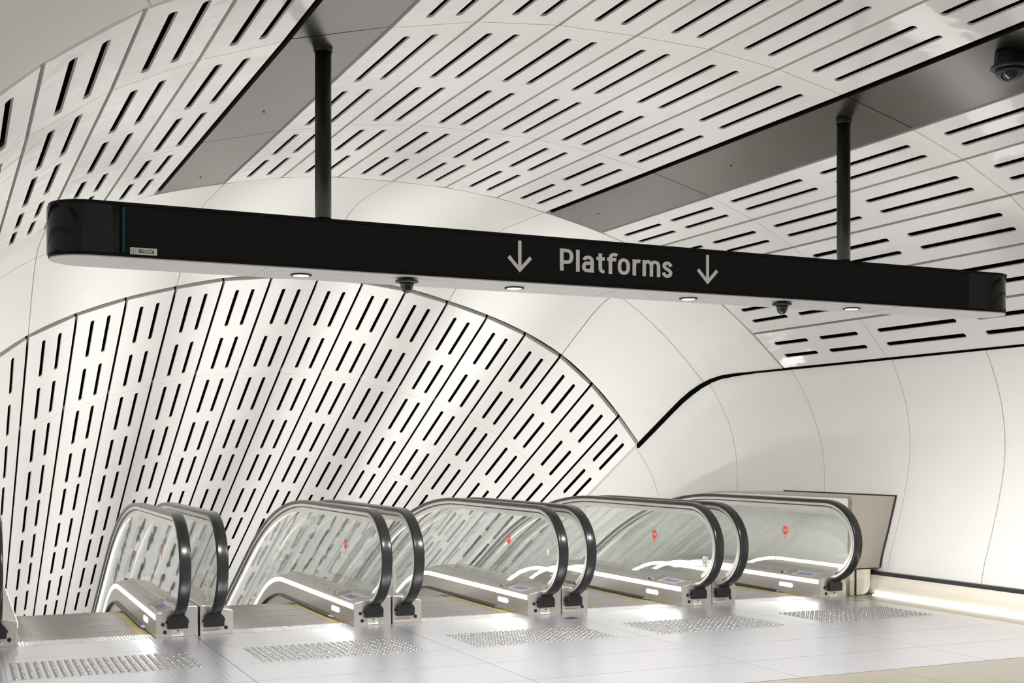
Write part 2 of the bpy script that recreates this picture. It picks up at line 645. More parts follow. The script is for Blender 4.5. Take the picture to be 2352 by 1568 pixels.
# black strip drawn in as the shade of the gap between vault and walls
for side, par in ((1, wall_right), (-1, wall_left)):
    mb = MB()
    rings = []
    n = 40
    for i in range(n + 1):
        y = 6.0 + (15.4 - 6.0) * i / n
        if y < 11.94:
            p = Vector((cx(y) + side * 4.72, y, 2.5))
        else:
            p = collar(side * SMAX, min(1, (y - ring_up(SMAX, 3).y) / (15.4 - ring_up(SMAX, 3).y)))
        hgt = 0.014 + 0.042 * max(0, min(1, (y - 12.6) / 1.4))
        rings.append([(p.x - side * 0.008, p.y, p.z - hgt), (p.x - side * 0.012, p.y, p.z + 0.004), (p.x + side * 0.05, p.y, p.z + 0.004), (p.x + side * 0.05, p.y, p.z - hgt)])
    mb.loft(rings, True, True, False)
    mb.build('shadow_gap', 'void', par)

# --- kick panel, dark reveal and floor light along the right wall (mirrored on the left)
for side, nm in ((1, 'right'), (-1, 'left')):
    y1 = 10.9
    pts = [(4.60, 0.205)] + [(4.565, 0.17), (4.545, 0.13), (4.535, 0.09), (4.54, 0.05), (4.556, 0.012)] + [(4.70, 0.012), (4.70, 0.205)]
    mb = MB()
    y0 = -4 if side > 0 else 6.0
    mb.prism([(4.3 + side * x, z) for x, z in pts], 'y', y0, y1)
    kick = struct(mb.build('baseboard_' + nm, 'kick'))
    mb = MB()
    mb.box(*sorted((4.3 + side * 4.605, 4.3 + side * 4.70)), y0, y1, 0.207, 0.243)
    mb.build('dark_reveal', 'dark_strip', kick)

# ------------------------------------------------------------------ floor
XP = [-1.54, 0.125, 1.79, 3.465, 5.145, 6.82, 8.49]
mb = MB()
mb.box(-3.0, 10.5, -5.0, 6.66, -0.06, 0)
mb.box(8.494, 9.3, 6.66, 10.26, -0.06, 0)
mb.box(8.494, 9.3, 10.26, 12.6, -0.06, 0)
mb.box(-3.0, -1.54, 6.66, 10.25, -0.06, 0)
floor = struct(mb.build('floor', 'terrazzo'))
for i in range(5):                                    # thin dark joints in the cream floor
    mb = MB()
    x = 5.9 + (i - 3) * 1.9
    mb.box(x - 0.003, x + 0.003, -3, 6.655, 0, 0.0006)
    mb.build('floor_joint', 'ink_soft', floor)
YR = [6.668, 7.35, 8.05, 8.72, 9.62, 10.245]
for i in range(len(XP) - 1):
    for j in range(len(YR) - 1):
        mb = MB()
        g = 0.0025
        mb.box(XP[i] + g, XP[i + 1] - g, YR[j] + g, YR[j + 1] - g, -0.05, 0.0)
        mb.build('ribbed_metal_plate', 'floor_metal', floor)
mb = MB()
mb.box(-1.54, 8.49, 6.66, 10.25, -0.07, -0.052)
mb.build('plate_bed', 'void', floor)
mb = MB()
mb.add([(-0.6, 12.0, -1.0), (9.2, 12.0, -1.0), (9.2, 32, -1.0 - 18.0 * SLOPE), (-0.6, 32, -1.0 - 18.0 * SLOPE)], [(0, 1, 2, 3)])
mb.build('incline_slab', 'grey_slab', floor)

# ------------------------------------------------------------------ paths for the escalators
def sk(y):          # skirt and deck drop
    if y < 12.8:
        return 0.0
    if y < 13.87:
        return 0.241 * (y - 12.8) ** 2
    return 0.276 + SLOPE * (y - 13.87)


def rl(y):          # handrail drop
    if y < 12.4:
        return 0.0
    if y < 15.145:
        return 0.094 * (y - 12.4) ** 2
    return 0.708 + SLOPE * (y - 15.145)


YEND = 24.0
YS_SK = [10.25, 11.5, 12.8] + [12.8 + 1.07 * i / 8 for i in range(1, 9)] + [16, 20, YEND]


def sweep_y(profile, ys, drop, closed=True):
    return [[(x, y, z - drop(y)) for x, z in profile] for y in ys]


RZ, RA, RBU, RBL, RC = 0.588, 0.514, 0.424, 0.440, 10.36


def rail_path():
    pts = []
    n = 26
    for i in range(n + 1):                 # from the inlet round the nose to the top
        a = -pi / 2 - 0.0 + 0.13 - i * (pi + 0.13) / n
        pass
    for i in range(n + 1):
        th = -pi / 2 + 0.14 - (pi + 0.14) * i / n       # clockwise: bottom, front, top
        y = RC + RA * cos(th)
        z = RZ + (RBU if sin(th) > 0 else RBL) * sin(th)
        pts.append((y, z))
    for y in [10.8, 11.6, 12.4] + [12.4 + 2.745 * i / 12 for i in range(1, 13)] + [17, 20, YEND]:
        pts.append((y, RZ + RBU - rl(y)))
    return pts


RP = rail_path()
RN = []
for i, (y, z) in enumerate(RP):
    a, b = RP[max(i - 1, 0)], RP[min(i + 1, len(RP) - 1)]
    ty, tz = b[0] - a[0], b[1] - a[1]
    L = math.hypot(ty, tz)
    RN.append((-tz / L, ty / L))           # points outwards (up on the run, forward on the nose)


def sweep_rail(section, i0=0, i1=None):
    rings = []
    for (y, z), (ny, nz) in list(zip(RP, RN))[i0:i1]:
        rings.append([(x, y + ny * n, z + nz * n) for x, n in section])
    return rings


def rrect(w, n0, n1, r, k=4):
    out = []
    for cxx, cn, a0 in ((w / 2 - r, n1 - r, 0), (-w / 2 + r, n1 - r, pi / 2), (-w / 2 + r, n0 + r, pi), (w / 2 - r, n0 + r, 3 * pi / 2)):
        for q in range(k + 1):
            a = a0 + pi / 2 * q / k
            out.append((cxx + r * cos(a), cn + r * sin(a)))
    return out


def text_mesh(txt, size, name, m, parent, origin, width=None, axis='front', bold=0.0, align='LEFT', depth=0.0015, cap=None):
    cu = bpy.data.curves.new(name, 'FONT')
    cu.body = txt
    cu.size = size
    cu.offset = bold
    cu.extrude = depth / 2
    cu.resolution_u = 4
    tmp = bpy.data.objects.new(name + '_tmp', cu)
    COL.objects.link(tmp)
    dg = bpy.context.evaluated_depsgraph_get()
    dg.update()
    me = bpy.data.meshes.new_from_object(tmp.evaluated_get(dg))
    bpy.data.objects.remove(tmp)
    xs = [v.co.x for v in me.vertices]
    ys = [v.co.y for v in me.vertices]
    x0, x1 = min(xs), max(xs)
    y0 = 0 if cap else min(ys)
    fx = width / (x1 - x0) if width else 1
    fy = (cap / max(ys)) if cap else fx
    for v in me.vertices:
        x, y, z = (v.co.x - x0) * fx, (v.co.y - y0) * fy, v.co.z
        if axis == 'front':
            v.co = (origin[0] + x, origin[1] - z, origin[2] + y)
        else:                               # on a glass pane, read from the left (-X) side: runs along -Y
            v.co = (origin[0] - z, origin[1] - x, origin[2] + y)
    me.materials.clear()
    me.materials.append(MAT[m])
    o = bpy.data.objects.new(name, me)
    COL.objects.link(o)
    o.parent = parent
    q = parent
    while q.parent:
        q = q.parent
    if q.type == 'EMPTY':
        from mathutils import Matrix
        o.matrix_parent_inverse = Matrix.Translation(-Vector(q.location)) if parent is q else Matrix.Identity(4)
        if parent is not q:
            o.matrix_parent_inverse = parent_world(parent).inverted()
    return o


def parent_world(o):
    from mathutils import Matrix
    M = Matrix.Translation(o.location) if o.type == 'EMPTY' else Matrix.Identity(4)
    if o.parent:
        return parent_world(o.parent) @ o.matrix_parent_inverse @ M
    return M


def sub(mb, name, m, parent, bevel=None):
    """child of a part: keep world coordinates"""
    o = mb.build(name, m, None, bevel)
    o.parent = parent
    o.matrix_parent_inverse = parent_world(parent).inverted()
    return o


def balustrade(root, xi, sg, wid, right, num):
    """xi: inner skirt face, sg: +1 outward is +X, wid: width to the outer edge"""
    def X(d):
        return xi + sg * d
    xr = X(0.17 if right else 0.162)
    # housing: skirt and decks swept down the incline
    pr = [(0, -0.42), (0, 0.188), (0.012, 0.2), (0.15, 0.226), (0.162, 0.24), (wid - 0.012, 0.248), (wid, 0.236), (wid, -0.42)]
    mb = MB()
    mb.loft(sweep_y([(X(d), z) for d, z in pr], YS_SK, sk), True, True, False)
    hs = mb.build('newel_skirt', 'steel', root, bevel=0.006)
    # continuous light line
    mb = MB()
    ys = [10.285] + YS_SK[1:]
    s2 = [(X(-0.003), 0.142), (X(-0.003), 0.183), (X(0.004), 0.183), (X(0.004), 0.142)]
    mb.loft(sweep_y(s2, ys, sk), True, True, False)
    mb.build('skirt_light', 'led', root)
    # comb light lens
    mb = MB()
    c, hl, hh, r = 10.83, 0.115, 0.021, 0.02
    poly = []
    for cy, cz, a0 in ((c + hl - r, 0.084 + hh - r, 0), (c - hl + r, 0.084 + hh - r, pi / 2), (c - hl + r, 0.084 - hh + r, pi), (c + hl - r, 0.084 - hh + r, 3 * pi / 2)):
        for q in range(5):
            a = a0 + pi / 2 * q / 4
            poly.append((cy + r * cos(a), cz + r * sin(a)))
    mb.prism(poly, 'x', *sorted((X(-0.004), X(0.003))))
    mb.build('comb_light', 'lens', root)
    # handrail
    mb = MB()
    mb.loft([[(xr + x, y, z) for x, y, z in r] for r in sweep_rail(rrect(0.094, -0.036, 0.0, 0.015))], True, True, True)
    mb.build('handrail', 'rubber', root)
    mb = MB()
    i0 = 2
    mb.loft([[(xr + x, y, z) for x, y, z in r] for r in sweep_rail([(0.031, -0.062), (0.031, -0.037), (-0.031, -0.037), (-0.031, -0.062)], i0)], True, True, False)
    gd = mb.build('handrail_guide', 'guide', root)
    mb = MB()
    mb.loft([[(xr + x, y, z) for x, y, z in r] for r in sweep_rail([(0.024, -0.074), (0.024, -0.0625), (-0.024, -0.0625), (-0.024, -0.074)], i0 + 2)], True, True, False)
    sub(mb, 'guide_seal', 'guide_dark', gd)
    mb = MB()
    mb.loft([[(xr + x, y, z) for x, y, z in r] for r in sweep_rail([(0.014, -0.118), (0.014, -0.0745), (-0.014, -0.0745), (-0.014, -0.118)], i0 + 3)], True, True, False)
    sub(mb, 'glass_frame', 'guide', gd)
    # glass panes
    ia, ib = RA - 0.116, RBU - 0.116
    ibl = RBL - 0.116

    def top(y):
        if y < RC:
            return RZ + ib * sqrt(max(0, 1 - ((RC - y) / ia) ** 2))
        return RZ + ib - rl(y)

    def bot(y):
        dk = 0.236 - sk(y)
        if y >= RC:
            return dk
        b = RZ - ibl * sqrt(max(0, 1 - ((RC - y) / ia) ** 2))
        return max(b, dk) if y > 10.25 else b
    for ya, yb in ((RC - ia + 0.004, 11.235), (11.245, 12.135), (12.145, 13.6), (13.61, 16.5), (16.51, 20), (20.01, YEND)):
        n = 14
        mb = MB()
        rings = []
        for i in range(n + 1):
            y = ya + (yb - ya) * (i / n) ** (1.6 if ya < 10 else 1)
            z0, z1 = bot(y), top(y)
            rings.append([(xr - 0.006, y, z0), (xr - 0.006, y, z1), (xr + 0.006, y, z1), (xr + 0.006, y, z0)])
        mb.loft(rings, True, True, False)
        mb.build('glass_pane', 'glass', root)
    # handrail inlet on the front face
    mb = MB()
    mb.prism([(xr - 0.082, 0.07), (xr + 0.082, 0.07), (xr + 0.082, 0.145), (xr + 0.05, 0.185), (xr - 0.05, 0.185), (xr - 0.082, 0.16)], 'y', 10.205, 10.262)
    mb.box(xr - 0.094, xr + 0.094, 10.232, 10.26, 0.112, 0.132)
    inl = sub(mb, 'handrail_inlet', 'plastic_black', hs, 0.004)
    # small furniture on the front face
    mb = MB()
    if right:
        mb.cyl((X(0.072), 10.262, 0.042), (X(0.072), 10.246, 0.042), 0.016, n=20)
    else:
        mb.cyl((X(0.060), 10.262, 0.055), (X(0.060), 10.246, 0.055), 0.016, n=20)
    sub(mb, 'rubber_plug', 'plastic_black', hs)
    if right:
        mb = MB()
        mb.cyl((X(0.055), 10.262, 0.106), (X(0.055), 10.245, 0.106), 0.015, n=20)
        lk = sub(mb, 'key_switch', 'plastic_black', hs)
        mb = MB()
        mb.box(X(0.055) - 0.006, X(0.055) + 0.006, 10.2435, 10.246, 0.103, 0.109)
        mb = MB()
        mb.box(xr - 0.047, xr + 0.047, 10.2475, 10.2505, 0.003 + 0.004, 0.06)
        st = sub(mb, 'rating_sticker', 'sticker', hs, 0.004)
        for z, w, dx in ((0.050, 0.018, 0.0),):
            mb = MB()
            mb.box(xr - w / 2 + 0.005, xr + w / 2 + 0.005, 10.2465, 10.2476, z - 0.0045, z + 0.0035)
            q = sub(mb, 'printed_mark', 'ink', hs)
        for z, w in ((0.032, 0.06), (0.022, 0.066)):
            mb = MB()
            mb.box(xr - 0.040, xr - 0.040 + w, 10.2468, 10.2476, z - 0.0012, z + 0.0012)
            sub(mb, 'printed_line', 'ink_soft', hs)
    else:
        mb = MB()
        a, b = sorted((X(0.105), X(0.262)))
        mb.box(a, b, 10.2475, 10.2505, 0.022, 0.062)
        lb = sub(mb, 'number_label', 'label', hs)
        lb['label'] = 'pale label with escalator number'
        text_mesh('ESCALATOR ' + num, 0.02, 'label_lettering', 'ink_soft', hs, (a + 0.006, 10.2472, 0.034), width=b - a - 0.012, cap=0.017)
    # clamp for the glass end on left balustrades, deck furniture on right ones
    if not right:
        mb = MB()
        mb.box(xr - 0.012, xr + 0.012, 10.515, 10.575, 0.24, 0.45)
        cl = mb.build('glass_clamp', 'guide', root)
        for zz in (0.30, 0.40):
            mb = MB()
            mb.cyl((xr - 0.022, 10.545, zz), (xr + 0.022, 10.545, zz), 0.021, n=20)
            sub(mb, 'clamp_disc', 'deck', cl)
    else:
        def deckz(d):
            return 0.2 + (d - 0.012) * (0.026 / 0.138)
        mb = MB()
        n = [(X(0.02), deckz(0.02) + 0.001), (X(0.145), deckz(0.145) + 0.001), (X(0.145), deckz(0.145) + 0.026), (X(0.02), deckz(0.02) + 0.026)]
        rings = [[(x, 10.80, z if i < 2 else z - 0.02) for i, (x, z) in enumerate(n)], [(x, 10.84, z) for x, z in n], [(x, 10.90, z) for x, z in n]]
        mb.loft(rings, True, True, False)
        bx = mb.build('stop_switch_housing', 'steel', root, bevel=0.003)
        mb = MB()
        mb.box(*sorted((X(0.026), X(0.046))), 10.901, 10.95, deckz(0.03), deckz(0.04) + 0.012)
        sub(mb, 'stop_button', 'plastic_black', bx)
        mb = MB()
        v = []
        for d, y in ((0.02, 10.42), (0.145, 10.42), (0.145, 10.79), (0.02, 10.79)):
            v.append((X(d), y, deckz(d) + 0.0012))
        mb.add(v, [(0, 1, 2, 3)])
        pk = mb.build('safety_sticker', 'sticker', root)
        for q in range(5):
            yc = 10.71 - q * 0.064
            mb = MB()
            R, r0 = 0.046, 0.0 if q < 4 else 0.036
            k = 24
            ring = [(X(0.085) + 0.048 * cos(2 * pi * t / k), yc + 0.029 * sin(2 * pi * t / k)) for t in range(k)]
            ri = [(X(0.085) + 0.036 * cos(2 * pi * t / k), yc + 0.021 * sin(2 * pi * t / k)) for t in range(k)]
            zt = 0.0022 + 0.0002
            if q < 4:
                vs = [(x, y, deckz(abs(x - xi)) + zt) for x, y in ring] + [(X(0.085), yc, deckz(0.085) + zt)]
                mb.add(vs, [(t, (t + 1) % k, k) for t in range(k)])
            else:
                vs = [(x, y, deckz(abs(x - xi)) + zt) for x, y in ring + ri]
                mb.add(vs, [(t, (t + 1) % k, k + (t + 1) % k, k + t) for t in range(k)])
            sub(mb, 'pictogram', 'blue' if q < 4 else 'stop_red', pk)
            if q < 4:                                   # white figure strokes
                mb = MB()
                z = zt + 0.0004
                def qd(d0, y0, d1, y1):
                    mb.add([(X(d0), y0, deckz(d0) + z), (X(d1), y0, deckz(d1) + z), (X(d1), y1, deckz(d1) + z), (X(d0), y1, deckz(d0) + z)], [(0, 1, 2, 3)])
                qd(0.055, yc - 0.004, 0.10, yc + 0.004)
                qd(0.104, yc - 0.004, 0.114, yc + 0.004)
                qd(0.066, yc - 0.016, 0.074, yc + 0.012)
                qd(0.088, yc - 0.010, 0.095, yc + 0.016)
                sub(mb, 'pictogram_figure', 'sticker', pk)
        for yy in (11.12, 11.30):
            mb = MB()
            mb.cyl((X(0.075), yy, deckz(0.075) - 0.004), (X(0.075), yy, deckz(0.075) + 0.003), 0.011, n=16)
            mb.build('deck_screw', 'ink_soft', root)
        # stop disc on the glass
        xg = xr - sg * 0.0068
        mb = MB()
        k = 32
        yc, zc, R = 11.058, 0.652, 0.048
        mb.prism([(yc + R * cos(2 * pi * t / k), zc + R * sin(2 * pi * t / k)) for t in range(k)], 'x', xg - 0.0008, xg + 0.0008)
        mb.prism([(yc - 0.003, 0.575), (yc + 0.003, 0.575), (yc + 0.003, 0.607), (yc - 0.003, 0.607)], 'x', xg - 0.0008, xg + 0.0008)
        mb.prism([(yc, 0.555), (yc + 0.010, 0.578), (yc - 0.010, 0.578)], 'x', xg - 0.0008, xg + 0.0008)
        sd = mb.build('stop_sticker', 'stop_red', root)
        sd['label'] = 'red round STOP sticker with arrow'
        text_mesh('STOP', 0.03, 'stop_lettering', 'sticker', sd, (xg - 0.0015, yc + 0.036, zc - 0.012), width=0.072, cap=0.026, axis='side')
    # brush along the skirt
    mb = MB()
    ys = [10.97] + YS_SK[1:]

    def stepd(y):
        return sk(y) if y < 30 else 0
    s3 = [(X(0.0), -0.002), (X(-0.030), -0.006), (X(-0.030), 0.008), (X(0.0), 0.018)]
    mb.loft(sweep_y(s3, ys, lambda y: 1.25 * sk(y) if y < 13.2 else sk(y) + 0.01), True, True, False)
    br = mb.build('skirt_brush', 'brush', root)
    mb = MB()
    rings = [[(x, 10.968, z) for x, z in s3], [(X(-0.001), 10.85, 0.003), (X(-0.006), 10.85, 0.0), (X(-0.006), 10.85, 0.006), (X(-0.001), 10.85, 0.008)]]
    mb.loft(rings, True, True, False)
    sub(mb, 'brush_tip', 'brush_tip', br)


ESC_LABEL = [
    'leftmost escalator, nearest the left edge, with grey treads between black handrails',
    'second escalator from the left, between the first and second newel pairs',
    'middle escalator of the five, its glass showing the slotted vault behind',
    'fourth escalator from the left, in front of the bright smooth wall',
    'rightmost escalator, beside the steel cladding box and curved wall',
]
NUM = ['ME07', 'ME08', 'ME09', 'ME10', 'ME11']
for k in range(5):
    xl = 0.432 + 1.6645 * k
    xr_ = 1.472 + 1.668 * k
    root = thing('escalator', ESC_LABEL[k], 'escalator', ((xl + xr_) / 2, 10.5, 0), 'escalators in a row going down')
    balustrade(root, xr_, 1, 0.338, True, NUM[k])
    balustrade(root, xl, -1, 0.272, False, NUM[k])
    # comb plate in front of the steps
    mb = MB()
    mb.box(xl + 0.004, xr_ - 0.004, 10.252, 10.46, -0.05, 0.0)
    cp = mb.build('comb_plate', 'comb', root)
    mb = MB()
    nt = 48
    for t in range(nt):
        x = xl + 0.012 + (xr_ - xl - 0.024) * (t + 0.5) / nt
        mb.box(x - 0.006, x + 0.006, 10.46, 10.515, -0.02, -0.001)
    sub(mb, 'comb_teeth', 'comb', cp)
    # steps
    y = 10.465
    z = -0.012
    drops = [0, 0, 0, 0.0, 0.03, 0.09, 0.16] + [0.206] * 12
    for n_, dr in enumerate(drops):
        z -= dr
        mb = MB()
        w0, w1 = xl + 0.006, xr_ - 0.006
        mb.box(w0, w1, y + 0.002, y + 0.402, z - 0.03, z)
        if dr > 0.02:
            mb.box(w0, w1, y + 0.002, y + 0.02, z - 0.03, z + dr - 0.005)
        mb.box(w0, w1, y + 0.37, y + 0.40, z - 0.22, z - 0.031)
        stp = mb.build('step', 'step', root)
        if n_ < 8:
            mb = MB()
            mb.box(w1 - 0.085, w1, y + 0.004, y + 0.40, z, z + 0.0015)
            mb.box(w0, w0 + 0.03, y + 0.004, y + 0.40, z, z + 0.0015)
            mb.box(w0 + 0.03, w1 - 0.085, y + 0.39, y + 0.401, z, z + 0.0015)
            sub(mb, 'yellow_edge', 'yellow', stp)
        y += 0.4

# ------------------------------------------------------------------ end cladding box beside the right escalator
root = thing('escalator_cladding', 'brushed steel cladding box between the rightmost escalator and curved wall', 'cladding', (8.9, 10.27, 0))


def wallx(z):
    # inner wall x at height z on the right, a hair off the wall
    L = [(4.30 + a, b) for a, b in WP]
    if z <= L[-1][1]:
        return L[-1][0] - 0.005
    for (x0, z0), (x1, z1) in zip(L[:-1], L[1:]):
        if z1 <= z <= z0:
            return x0 + (x1 - x0) * (z0 - z) / (z0 - z1) - 0.005
    return L[0][0]


XB = 8.56
zs = [0.285 + (1.035 - 0.285) * i / 12 for i in range(13)]
prof_u = [(XB, 0.285)] + [(wallx(z), z) for z in zs] + [(XB + 0.02, 1.045), (XB, 1.03)]
mb = MB()
ysb = [10.27, 11.5, 12.4] + [12.4 + 2.745 * i / 10 for i in range(1, 11)]
rings = []
for y in ysb:
    rings.append([(min(x, 4.26 + 4.69) if y > 12.9 and False else x, y, z - rl(y)) for x, z in prof_u])
mb.loft(rings, True, True, False)
mb.build('upper_shell', 'clad', root)
mb = MB()
for za, zb in zip(zs[:-1], zs[1:]):
    mb.prism([(wallx(za) - 0.016, za), (wallx(za) - 0.001, za), (wallx(zb) - 0.001, zb), (wallx(zb) - 0.016, zb)], 'y', 10.262, 10.272)
mb.prism([(wallx(1.03) - 0.03, 1.034), (wallx(1.04), 1.034), (wallx(1.04), 1.05), (wallx(1.04) - 0.03, 1.05)], 'y', 10.262, 12.2)
mb.build('edge_gap_strip', 'ink', root)  # black strips drawn in for the dark gap against the wall
mb = MB()
low = [(XB + 0.08, 0.004), (8.745, 0.004), (8.79, 0.025), (8.815, 0.06), (8.828, 0.11), (8.832, 0.27), (XB + 0.08, 0.27)]
mb.prism(low, 'y', 10.285, 12.4)
mb.build('lower_shell', 'kick', root, bevel=0.004)
mb = MB()
mb.box(XB + 0.01, XB + 0.07, 10.30, 12.4, 0.002, 0.268)
mb.build('lower_side_panel', 'kick', root)
mb = MB()
mb.prism([(XB + 0.075, 0.006), (XB + 0.083, 0.006), (XB + 0.083, 0.27), (XB + 0.075, 0.27)], 'y', 10.283, 10.30)
mb.build('dark_joint', 'ink', root)
# rounded glass end blade standing on the front of the box
mb = MB()
pts = [(XB + 0.0, 0.80)] + [(XB + 0.0, 1.0)] + [(XB + 0.05 + 0.05 * sin(a * pi / 2 / 6), 0.95 + 0.05 * cos(a * pi / 2 / 6)) for a in range(7)] + [(XB + 0.10, 0.80)]
mb.prism(pts, 'y', 10.255, 10.268)
mb.build('corner_blade', 'steel', root)
mb = MB()
mb.loft([[(XB - 0.006, y, -0.3 - rl(y)), (XB - 0.006, y, 1.02 - rl(y)), (XB - 0.001, y, 1.02 - rl(y)), (XB - 0.001, y, -0.3 - rl(y))] for y in [10.32] + ysb[1:]], True, True, False)
mb.build('side_lining', 'grc', root)

# ------------------------------------------------------------------ floor light strip and small plate
mb = MB()
mb.box(8.815, 8.866, -3.5, 10.24, 0.0, 0.010)
ls = mb.build('floor_light_strip', 'strip')
tag(ls, 'bright white light strip on the floor under the right wall kick panel', 'light strip')
mb = MB()
mb.box(8.30, 8.43, 9.86, 9.98, 0.0, 0.0025)
tag(mb.build('floor_cover_plate', 'terrazzo'), 'small cream cover plate let into the metal floor before the rightmost escalator', 'plate')
mb = MB()
mb.box(5.02, 5.14, 9.86, 9.98, 0.0, 0.0025)
tag(mb.build('floor_cover_plate', 'stud'), 'small dull metal cover plate in the floor before the middle newel pair', 'plate')

# ------------------------------------------------------------------ tactile studs
sm = MB()
sm.lathe(0, 0, [(0.0165, 0.0), (0.0165, 0.002), (0.0135, 0.0048), (0.006, 0.0056), (0.001, 0.0057)], n=14)
proto = sm.build('tactile_stud', 'stud')
NCOL, NROW = 24, 11
spots = []
for p in range(5):
    for c_ in range(NCOL):
        for r_ in range(NROW):
            x = 0.355 + 1.6685 * p + 1.205 * c_ / (NCOL - 1)
            yy = 8.76 + 0.02 * (p > 0) + 0.645 * r_ / (NROW - 1)
            spots.append((p, x, yy))
PATCH = ['leftmost', 'second', 'middle', 'fourth', 'rightmost']
first = [q for q in spots if q[0] == 0]
second = sorted([q for q in spots if q[0] == 1], key=lambda q: q[2])
indiv = first + second[:300 - len(first)]
rest = second[300 - len(first):] + [q for q in spots if q[0] > 1]
for i, (p, x, yy) in enumerate(indiv):
    o = proto if i == 0 else proto.copy()
    if i:
        COL.objects.link(o)
    o.location = (x, yy, 0)
    if p == 0:
        tag(o, 'round steel tactile stud in the patch before the leftmost escalator', 'tactile stud', 'studs before the leftmost escalator')
    else:
        tag(o, 'round steel tactile stud in the near row before the second escalator', 'tactile stud', 'near studs before the second escalator')
mb = MB()
pv = [tuple(v.co) for v in proto.data.vertices]
pf = [tuple(f.vertices) for f in proto.data.polygons]
for p, x, yy in rest:
    mb.add([(a + x, b + yy, c) for a, b, c in pv], pf, True)
rs = mb.build('tactile_studs', 'stud')
tag(rs, 'fields of round steel tactile studs before the four right-hand escalators', 'tactile studs')
rs['kind'] = 'stuff'

# ------------------------------------------------------------------ hanging sign
SY0, SY1 = 7.52, 7.98
SYC = (SY0 + SY1) / 2
SX0, SX1 = 0.485, 8.005
SZ0, SZ1 = 2.652, 2.976
sign = thing('hanging_sign', 'long black hanging sign with rounded ends reading Platforms between two down arrows', 'sign', ((SX0 + SX1) / 2, SYC, SZ0))


def stadium(x0, x1, y0, y1, n=14):
    r = (y1 - y0) / 2
    yc = (y0 + y1) / 2
    out = []
    for i in range(n + 1):
        a = pi / 2 + pi * i / n
        out.append((x0 + r + r * cos(a), yc + r * sin(a)))
    for i in range(n + 1):
        a = -pi / 2 + pi * i / n
        out.append((x1 - r + r * cos(a), yc + r * sin(a)))
    return out


XA, XBs = 0.898, 7.465
mb = MB()
mb.box(XA, XBs, SY0, SY1, SZ0 + 0.022, SZ1 - 0.020)
body = mb.build('sign_face', 'sign_face', sign)
for side, xa, xb in ((0, SX0, XA - 0.004), (1, XBs + 0.004, SX1)):
    st = stadium(SX0, SX1, SY0, SY1)
    half = [p for p in st if (p[0] < 2 if side == 0 else p[0] > 6)]
    if side == 0:
        poly = [(xb, SY1)] + half + [(xb, SY0)]
    else:
        poly = [(xa, SY0)] + half + [(xa, SY1)]
    mb = MB()
    n = len(poly)
    vs = [(x, y, SZ0 + 0.022) for x, y in poly] + [(x, y, SZ1 - 0.020) for x, y in poly]
    mb.add(vs, [(i, (i + 1) % n, n + (i + 1) % n, n + i) for i in range(n)], True)
    mb.add(vs, [tuple(range(n))[::-1], tuple(range(n, 2 * n))])
    o = mb.build('end_cap', 'sign_cap', sign)
    o['label'] = 'glossy black rounded end'
mb = MB()
mb.prism(stadium(SX0 + 0.01, SX1 + 0.012, SY0 - 0.004, SY1 + 0.004), 'z', SZ1 - 0.018, SZ1)
mb.build('top_plate', 'sign_rim', sign)
mb = MB()
mb.prism(stadium(SX0 + 0.008, SX1 - 0.002, SY0 - 0.004, SY1 + 0.004), 'z', SZ0 + 0.004, SZ0 + 0.020)
mb.build('bottom_rim', 'sign_rim', sign)
mb = MB()
mb.prism(stadium(SX0 + 0.012, SX1 - 0.004, SY0, SY1), 'z', SZ0 - 0.004, SZ0 + 0.0035)
und = mb.build('underside_panel', 'sign_under', sign)
und['label'] = 'pale grey underside'
mb = MB()
mb.box(XA - 0.010, XA + 0.006, SY0 - 0.0015, SY0 + 0.01, SZ0 + 0.03, SZ1 - 0.03)
mb.build('teal_edge', 'teal', sign)
for xs_ in (1.75, 4.25, 6.75):
    mb = MB()
    mb.box(xs_ - 0.0015, xs_ + 0.0015, SY0, SY1, SZ0 - 0.0046, SZ0 - 0.0039)
    sub(mb, 'panel_joint', 'ink_soft', und)
for xa, xb in ((1.78, 4.15), (4.62, 7.0)):
    st = stadium(xa, xb, SYC - 0.12, SYC + 0.12)
    si = stadium(xa + 0.003, xb - 0.003, SYC - 0.117, SYC + 0.117)
    n = len(st)
    mb = MB()
    mb.add([(x, y, SZ0 - 0.0045) for x, y in st] + [(x, y, SZ0 - 0.0045) for x, y in si], [(i, (i + 1) % n, n + (i + 1) % n, n + i) for i in range(n)])
    sub(mb, 'access_hatch', 'ink_soft', und)
for xl_ in (2.02, 3.527, 4.945, 6.466):
    mb = MB()
    mb.lathe(xl_, SYC, [(0.044, SZ0 - 0.0045), (0.068, SZ0 - 0.0045), (0.068, SZ0 - 0.012), (0.052, SZ0 - 0.014), (0.046, SZ0 - 0.007)], n=28)
    dl = mb.build('downlight', 'ink', sign)
    mb = MB()
    mb.cyl((xl_, SYC, SZ0 - 0.0125), (xl_, SYC, SZ0 - 0.006), 0.0505, n=28)
    sub(mb, 'lamp_lens', 'lamp', dl)
for xp in (2.165, 6.385):
    mb = MB()
    mb.cyl((xp, SYC, SZ1 - 0.01), (xp, SYC, 4.16), 0.053, n=28)
    pl = mb.build('hanger_pole', 'pole', sign)
    mb = MB()
    mb.cyl((xp, SYC, 4.095), (xp, SYC, 4.165), 0.060, 0.062, n=28)
    sub(mb, 'pole_collar', 'pole', pl)


